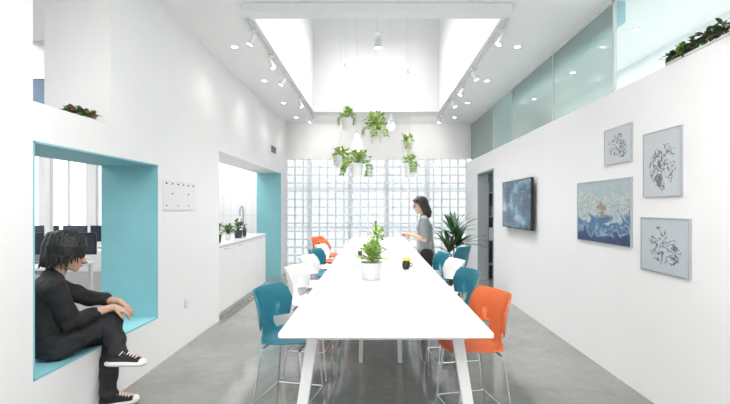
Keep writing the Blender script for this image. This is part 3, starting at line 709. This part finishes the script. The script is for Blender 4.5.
def hand(b,w,d,n,side,curl=(.35,.45,.35),s=1.0):
    d=V(d).normalized(); n=V(n); n=(n-d*n.dot(d)).normalized(); sd=d.cross(n).normalized()*side
    b.hull(ell(w,.023*s),ell(w+d*.085*s+sd*.026*s,.011*s),ell(w+d*.085*s-sd*.028*s,.010*s),ell(w+d*.03*s+sd*.022*s,.016*s),ell(w+d*.03*s-sd*.02*s,.014*s))
    for k,(o,L) in enumerate(((.030,.068),(.0105,.077),(-.010,.071),(-.030,.056))):
        p=w+d*.082*s+sd*o*s; dd=(d+sd*o*3.5).normalized(); pts=[p-d*.02]; pts.append(p); ang=0
        for q,fr in enumerate((.45,.32,.23)):
            ang+=curl[q]+.05*k
            v=(dd*math.cos(ang)+n*math.sin(ang)); p=p+v*L*fr*s; pts.append(p)
        b.chain(pts,[.0095*s,.0095*s,.0088*s,.008*s,.007*s])
    t0=w+d*.022*s+sd*.024*s; t1=t0+(d*.6+sd*.7+n*.25).normalized()*.04*s; t2=t1+(d*.85+sd*.25+n*.4).normalized()*.032*s; t3=t2+(d*.85+n*.5).normalized()*.024*s
    b.chain([t0,t1,t2,t3],[.014*s,.011*s,.0095*s,.008*s])
def torso(b,J,B,g,neck=True,w=1.0):
    E=lambda c,r: ell(J[c],(r[0]+g,r[1]*w+g,r[2]+g*.5),B)
    b.hull(E('pelvis',(.10,.145,.085)),E('waist',(.088,.118,.07)))
    b.hull(E('waist',(.088,.118,.07)),E('chest',(.108,.140,.10)))
    b.hull(E('chest',(.108,.140,.10)),ell(J['shL'],.05+g),ell(J['shR'],.05+g))
    b.hull(ell(J['shL'],.045+g),ell(J['neck'],(.045+g*.6)),ell(J['shR'],.045+g))
def shoe(parent,base,ankle,toe,up,name='shoe'):
    f=(V(toe)-V(ankle)); up=V(up); B=basis(f,up); o=V(ankle)-V(base)
    T=lambda x,y,z: o+B@V((x,y,z))
    E=lambda x,y,z,r: ell(T(x,y,z),r if hasattr(r,'__len__') else (r,r,r),B)
    b=Blob()
    b.hull(E(-.02,0,-.05,(.045,.036,.03)),E(.14,0,-.058,(.05,.042,.024)),E(.05,0,-.03,(.055,.038,.03)))
    b.hull(E(-.01,0,-.04,(.048,.038,.03)),E(-.005,0,.045,(.045,.040,.012)),E(.05,0,-.015,(.034,.036,.02)))
    up_=b.make(name,M['canvas'],parent,(0,0,0),.005,3)
    up_["label"]="black canvas sneaker with white rubber sole"
    b=Blob(); b.hull(E(-.025,0,-.084,(.050,.041,.015)),E(.07,0,-.084,(.05,.045,.015)),E(.145,0,-.084,(.060,.049,.015)),E(.07,0,-.066,(.05,.044,.006)),E(-.025,0,-.068,(.049,.040,.006)),E(.145,0,-.070,(.058,.047,.006))); b.make('sole',M['rubber'],up_,(0,0,0),.005,2)
    b=Blob(); b.hull(E(.168,0,-.058,(.036,.040,.020)),E(.17,0,-.076,(.040,.044,.012))); b.make('toe_cap',M['rubber'],up_,(0,0,0),.005,2)
    bm=bmesh.new()
    for k in range(6):
        x=.036+k*.019; z=.014-k*.0085; add_tube(bm,[T(x,-.030,z-.012),T(x+.004,-.012,z+.001),T(x+.004,.012,z+.001),T(x,.030,z-.012)],.0046,6)
    for sy in (1,-1): add_tube(bm,[T(.05,sy*.005,.012),T(.045,sy*.035,.004),T(.03,sy*.045,-.02)],.0035,6)
    bm_to('laces',bm,M['rubber'],up_,smooth=True)
    return up_
def wr(co,a=.006,sc=14):
    return co+noise.noise_vector(co*sc)*a
def face_bits(parent,base,c,B,s=1.0):
    for sy in (1,-1):
        bm=bmesh.new(); add_sph(bm,c+B@V((.083,sy*.031,.009))*s-V(base),.011*s,u=10,v=8); bm_to('eye',bm,M['eye'],parent,smooth=True)
        bm=bmesh.new(); add_tube(bm,[c+B@V((.094,sy*.014,.030))*s-V(base),c+B@V((.095,sy*.03,.036))*s-V(base),c+B@V((.082,sy*.05,.030))*s-V(base)],.0035*s,6); bm_to('eyebrow',bm,M['hair'],parent,smooth=True)
    bm=bmesh.new(); add_tube(bm,[c+B@V((.087,-.02,-.060))*s-V(base),c+B@V((.099,0,-.059))*s-V(base),c+B@V((.087,.02,-.060))*s-V(base)],[.002,.005,.002],6); bm_to('lips',bm,M['lip'],parent,smooth=True)

# ---- seated man
base=V((-2.0,3.1,0))
man=empty('person','person in black sitting in the turquoise opening with crossed legs','person',base)
B=basis(V((.63,.77,0)),(0,0,1)); Bt=basis(V((.63,.77,-.10)),(0,0,1))
J=dict(pelvis=V((-2.25,2.96,.555)),waist=V((-2.275,2.925,.70)),chest=V((-2.265,2.935,.875)),neck=V((-2.225,2.975,1.02)))
J['shR']=V((-2.125,2.86,.96)); J['shL']=V((-2.345,3.07,.96))
head_c=V((-2.165,3.02,1.155)); HB=basis(V((.88,.38,-.12)),V((.15,.1,1)))
hipR=V((-2.185,2.935,.545)); hipL=V((-2.30,3.06,.545))
kneeR=V((-1.95,3.17,.665)); ankR=V((-1.82,3.04,.475)); toeR=ankR+V((.20,.03,-.01))
kneeL=V((-2.06,3.34,.53)); ankL=V((-1.99,3.21,.105)); toeL=ankL+V((.20,.10,0))
elR=V((-2.07,2.91,.725)); wrR=V((-1.90,3.12,.775)); elL=V((-2.15,3.22,.82)); wrL=V((-1.925,3.235,.79))
def legs(b,g,k=1):
    for h,kn,an in ((hipR,kneeR,ankR),(hipL,kneeL,ankL)):
        mid=kn.lerp(an,.35)
        b.chain([h,kn],[.082+g,.058+g]); b.chain([kn,mid,an],[.058+g,.052+g,.036+g*k])
b=Blob(); torso(b,J,Bt,0); head(b,head_c,HB)
b.chain([J['neck']-V((0,0,.02)),head_c+HB@V((-.02,0,-.05))],[.052,.050]); legs(b,0)
for an,to in ((ankR,toeR),(ankL,toeL)): b.chain([an,an+(to-an)*.7-V((0,0,.05))],[.034,.022])
for s_,e_,w_ in ((J['shR'],elR,wrR),(J['shL'],elL,wrL)): b.chain([s_,e_,e_.lerp(w_,.3),w_],[.046,.037,.038,.025])
hand(b,wrR,V((.09,.06,-.055)),V((-.2,.1,-1)),-1,(.3,.45,.35)); hand(b,wrL,V((.10,-.01,-.055)),V((-.1,-.3,-1)),1,(.45,.5,.35))
b.make('body',M['skin'],man,base,.0045,2)
b=Blob(); torso(b,J,Bt,.022)
for s_,e_,w_ in ((J['shR'],elR,wrR),(J['shL'],elL,wrL)): b.chain([s_,e_,e_.lerp(w_,.55)],[.074,.062,.050])
b.hull(ell(J['waist']-V((0,0,.05)),(.135,.165,.05),Bt),ell(J['chest'],(.125,.155,.08),Bt))
def folds(c):
    return wr(c,.016,12)+V((0,0,1))*.005*math.sin(c.z*60+5*noise.noise(c*6))
b.make('shirt',M['cloth'],man,base,.007,3,post=folds)
b=Blob(); legs(b,.024,k=.9); b.hull(ell(J['pelvis'],(.115,.16,.095),B),ell(hipR,.095),ell(hipL,.095)); b.make('trousers',M['jeans'],man,base,.007,3,post=lambda c:wr(c,.016,14))
shoe(man,base,ankR,toeR,(.0,.25,1)); shoe(man,base,ankL,toeL,(0,0,1))
def man_hair():
    b=Blob(); T=lambda x,y,z: head_c+HB@V((x,y,z)); E=lambda x,y,z,r: ell(T(x,y,z),r,HB)
    b.hull(E(-.02,0,.06,(.106,.092,.084)),E(-.06,0,0,(.070,.084,.06)))
    b.hull(E(-.075,0,-.05,(.042,.064,.03)),E(-.05,0,.02,(.06,.084,.04)))
    b.hull(E(.050,.0,.085,(.054,.068,.036)),E(-.02,0,.085,(.072,.082,.052)))
    for sy in (1,-1): b.hull(E(.022,sy*.080,.04,(.036,.016,.034)),E(.012,sy*.084,-.018,(.024,.011,.028)),E(-.05,sy*.07,.0,(.02,.014,.03)))
    rnd=random.Random(11)
    for k in range(260):
        a=rnd.uniform(-math.pi,math.pi); ca=math.cos(a); front=ca>.75
        low=rnd.uniform(-.005,.04) if front else (rnd.uniform(-.05,.02) if ca>.3 else rnd.uniform(-.10,.0))
        fl=rnd.uniform(1.05,1.20); pts=[]; sw=rnd.uniform(-.4,.4); pf=rnd.uniform(0,.10)
        for rr,z,q in ((.4,.155+rnd.uniform(-.005,.018),0),(.88+pf,.130+rnd.uniform(-.01,.018),.3),(1.06+pf,.07,.6),(fl,low,1)):
            aa=a+sw*q
            pts.append(T(-.02+math.cos(aa)*.112*rr,math.sin(aa)*.094*rr,z))
        b.chain(pts,[.011,.011,.0085,.003])
    b.make('hair',M['hair'],man,base,.004,1)
man_hair()
face_bits(man,base,head_c,HB)

# ---- standing woman
base=V((.66,5.8,0)); DX=V((-.02,0,0))
wom=empty('person','person with dark shoulder length hair in grey top standing at table','person',base)
B=basis(V((-1,-.12,0)),(0,0,1))
J=dict(pelvis=V((.71,5.8,.90)),waist=V((.705,5.8,1.05)),chest=V((.69,5.8,1.21)),neck=V((.675,5.8,1.375)))
J['shR']=V((.69,5.8+.155,1.33)); J['shL']=V((.66,5.8-.155,1.33))
for k in J: J[k]=J[k]+DX
hc=V((.632,5.79,1.525))+DX; HB=basis(V((-1,-.15,-.30)),(-.2,0,1))
hips=[(V((.71,5.88,.88)),V((.70,5.89,.48)),V((.73,5.9,.09))),(V((.71,5.72,.88)),V((.69,5.70,.48)),V((.72,5.69,.09)))]
hips=[tuple(q+DX for q in h) for h in hips]
arms=[(J['shR'],V((.70,6.0,1.08))+DX,V((.52,5.86,1.13))+DX),(J['shL'],V((.68,5.62,1.07))+DX,V((.50,5.72,1.13))+DX)]
b=Blob(); torso(b,J,B,-.008,w=.86); head(b,hc,HB,.95); b.chain([J['neck']-V((0,0,.02)),hc+HB@V((-.02,0,-.05))],[.044,.042])
for h,k,a in hips: b.chain([h,k,k.lerp(a,.35),a],[.078,.05,.047,.033]); b.chain([a,a+V((-.13,0,-.05))],[.03,.02])
for s_,e_,w_ in arms: b.chain([s_,e_,w_],[.040,.032,.022])
hand(b,arms[0][2],V((-.9,-.4,-.1)),V((.1,-1,0)),1,(.4,.5,.4),.92); hand(b,arms[1][2],V((-.9,.35,-.1)),V((.1,1,0)),-1,(.4,.5,.4),.92)
b.make('body',M['skin'],wom,base,.0055,3)
b=Blob(); torso(b,J,B,.004,w=.88)
b.hull(ell(J['pelvis']-V((0,0,.04)),(.12,.15,.04),B),ell(J['waist'],(.10,.12,.06),B))
for s_,e_,w_ in arms: b.chain([s_,s_.lerp(e_,.8)],[.054,.050])
b.make('top',M['grey'],wom,base,.008,4,post=lambda c:wr(c,.008,14))
b=Blob()
for h,k,a in hips: b.chain([h,k,a+V((0,0,.05))],[.092,.066,.052])
b.hull(ell(J['pelvis'],(.108,.14,.08),B),ell(hips[0][0],.088),ell(hips[1][0],.088)); b.make('trousers',M['jeans'],wom,base,.008,4)
b=Blob(); T=lambda x,y,z: hc+HB@(V((x,y,z))*.95); E=lambda x,y,z,r: ell(T(x,y,z),r,HB)
b.hull(E(-.02,0,.045,(.098,.088,.080)),E(-.05,0,0,(.065,.082,.06)))
b.hull(E(-.05,0,0,(.06,.082,.05)),E(-.085,0,-.12,(.045,.075,.05)),E(-.07,0,-.18,(.03,.06,.03)))
for sy in (1,-1): b.hull(E(.01,sy*.078,.04,(.040,.012,.03)),E(-.02,sy*.082,-.11,(.035,.014,.05)),E(-.07,sy*.06,-.16,(.03,.02,.04)))
b.hull(E(.05,.0,.085,(.04,.065,.02)),E(-.02,0,.09,(.06,.075,.04)))
b.make('hair',M['hairw'],wom,base,.006,2,post=lambda c:wr(c,.004,40))
face_bits(wom,base,hc,HB,.95)
for h,k,a in hips: shoe(wom,base,a,a+V((-.2,0,0)),(0,0,1))
ph=empty('smartphone','small black smartphone held in both hands','phone',(.41,5.79,1.10),(0,R(25),0))
box_obj('phone_body',(-.06,-.04,0),(.06,.04,.012),M['black'],ph,bev=.004); box_obj('screen',(-.055,-.036,.0115),(.055,.036,.013),M['screen'],ph)

# ---------------------------------------------------------------- LIGHTS
def area(name,loc,rot,sx,sy,power,col=(1,1,1),spread=180):
    L=bpy.data.lights.new(name,'AREA'); L.shape='RECTANGLE'; L.size=sx; L.size_y=sy; L.energy=power; L.color=col; L.spread=R(spread)
    o=bpy.data.objects.new(name,L); C.objects.link(o); o.location=loc; o.rotation_euler=rot; return o
area('room_fill_light',(0,.6,3.40),(0,0,0),3.0,2.4,152,(1,.985,.97))  # added fill light at ceiling level, out of view; no real fitting there
area('skylight_light',(0,6.5,5.38),(0,0,0),1.8,3.6,150,(1,.995,.99),88)
area('office_fill_light',(-6,4,3.40),(0,0,0),4,6,270)  # added fill to brighten the office seen through the left openings
area('kitchen_fill_light',(-3.15,8,3.40),(0,0,0),.8,3,48)  # added fill to whiten the kitchen behind the counter, not a fitting
area('corridor_light',(2.9,4,3.40),(0,0,0),.8,9,58)
area('store_fill_light',(3.2,8.1,2.40),(0,0,0),1.0,1.0,14)  # unseen fill added to lighten the view through the right doorway
w=bpy.data.worlds.new('World'); bpy.context.scene.world=w; w.use_nodes=True
w.node_tree.nodes['Background'].inputs[0].default_value=(.98,.99,1,1); w.node_tree.nodes['Background'].inputs[1].default_value=2.15
try:
    vs=bpy.context.scene.view_settings; vs.view_transform='Standard'; vs.exposure=0
except Exception: pass
cd=bpy.data.cameras.new('Camera'); cam=bpy.data.objects.new('Camera',cd); C.objects.link(cam)
cam.location=(0,0,1.5); cam.rotation_euler=(math.pi/2,0,0); cd.sensor_width=36; cd.lens=F/730*36; cd.shift_x=-10/730; cd.shift_y=5/730; cd.clip_start=.05
bpy.context.scene.camera=cam
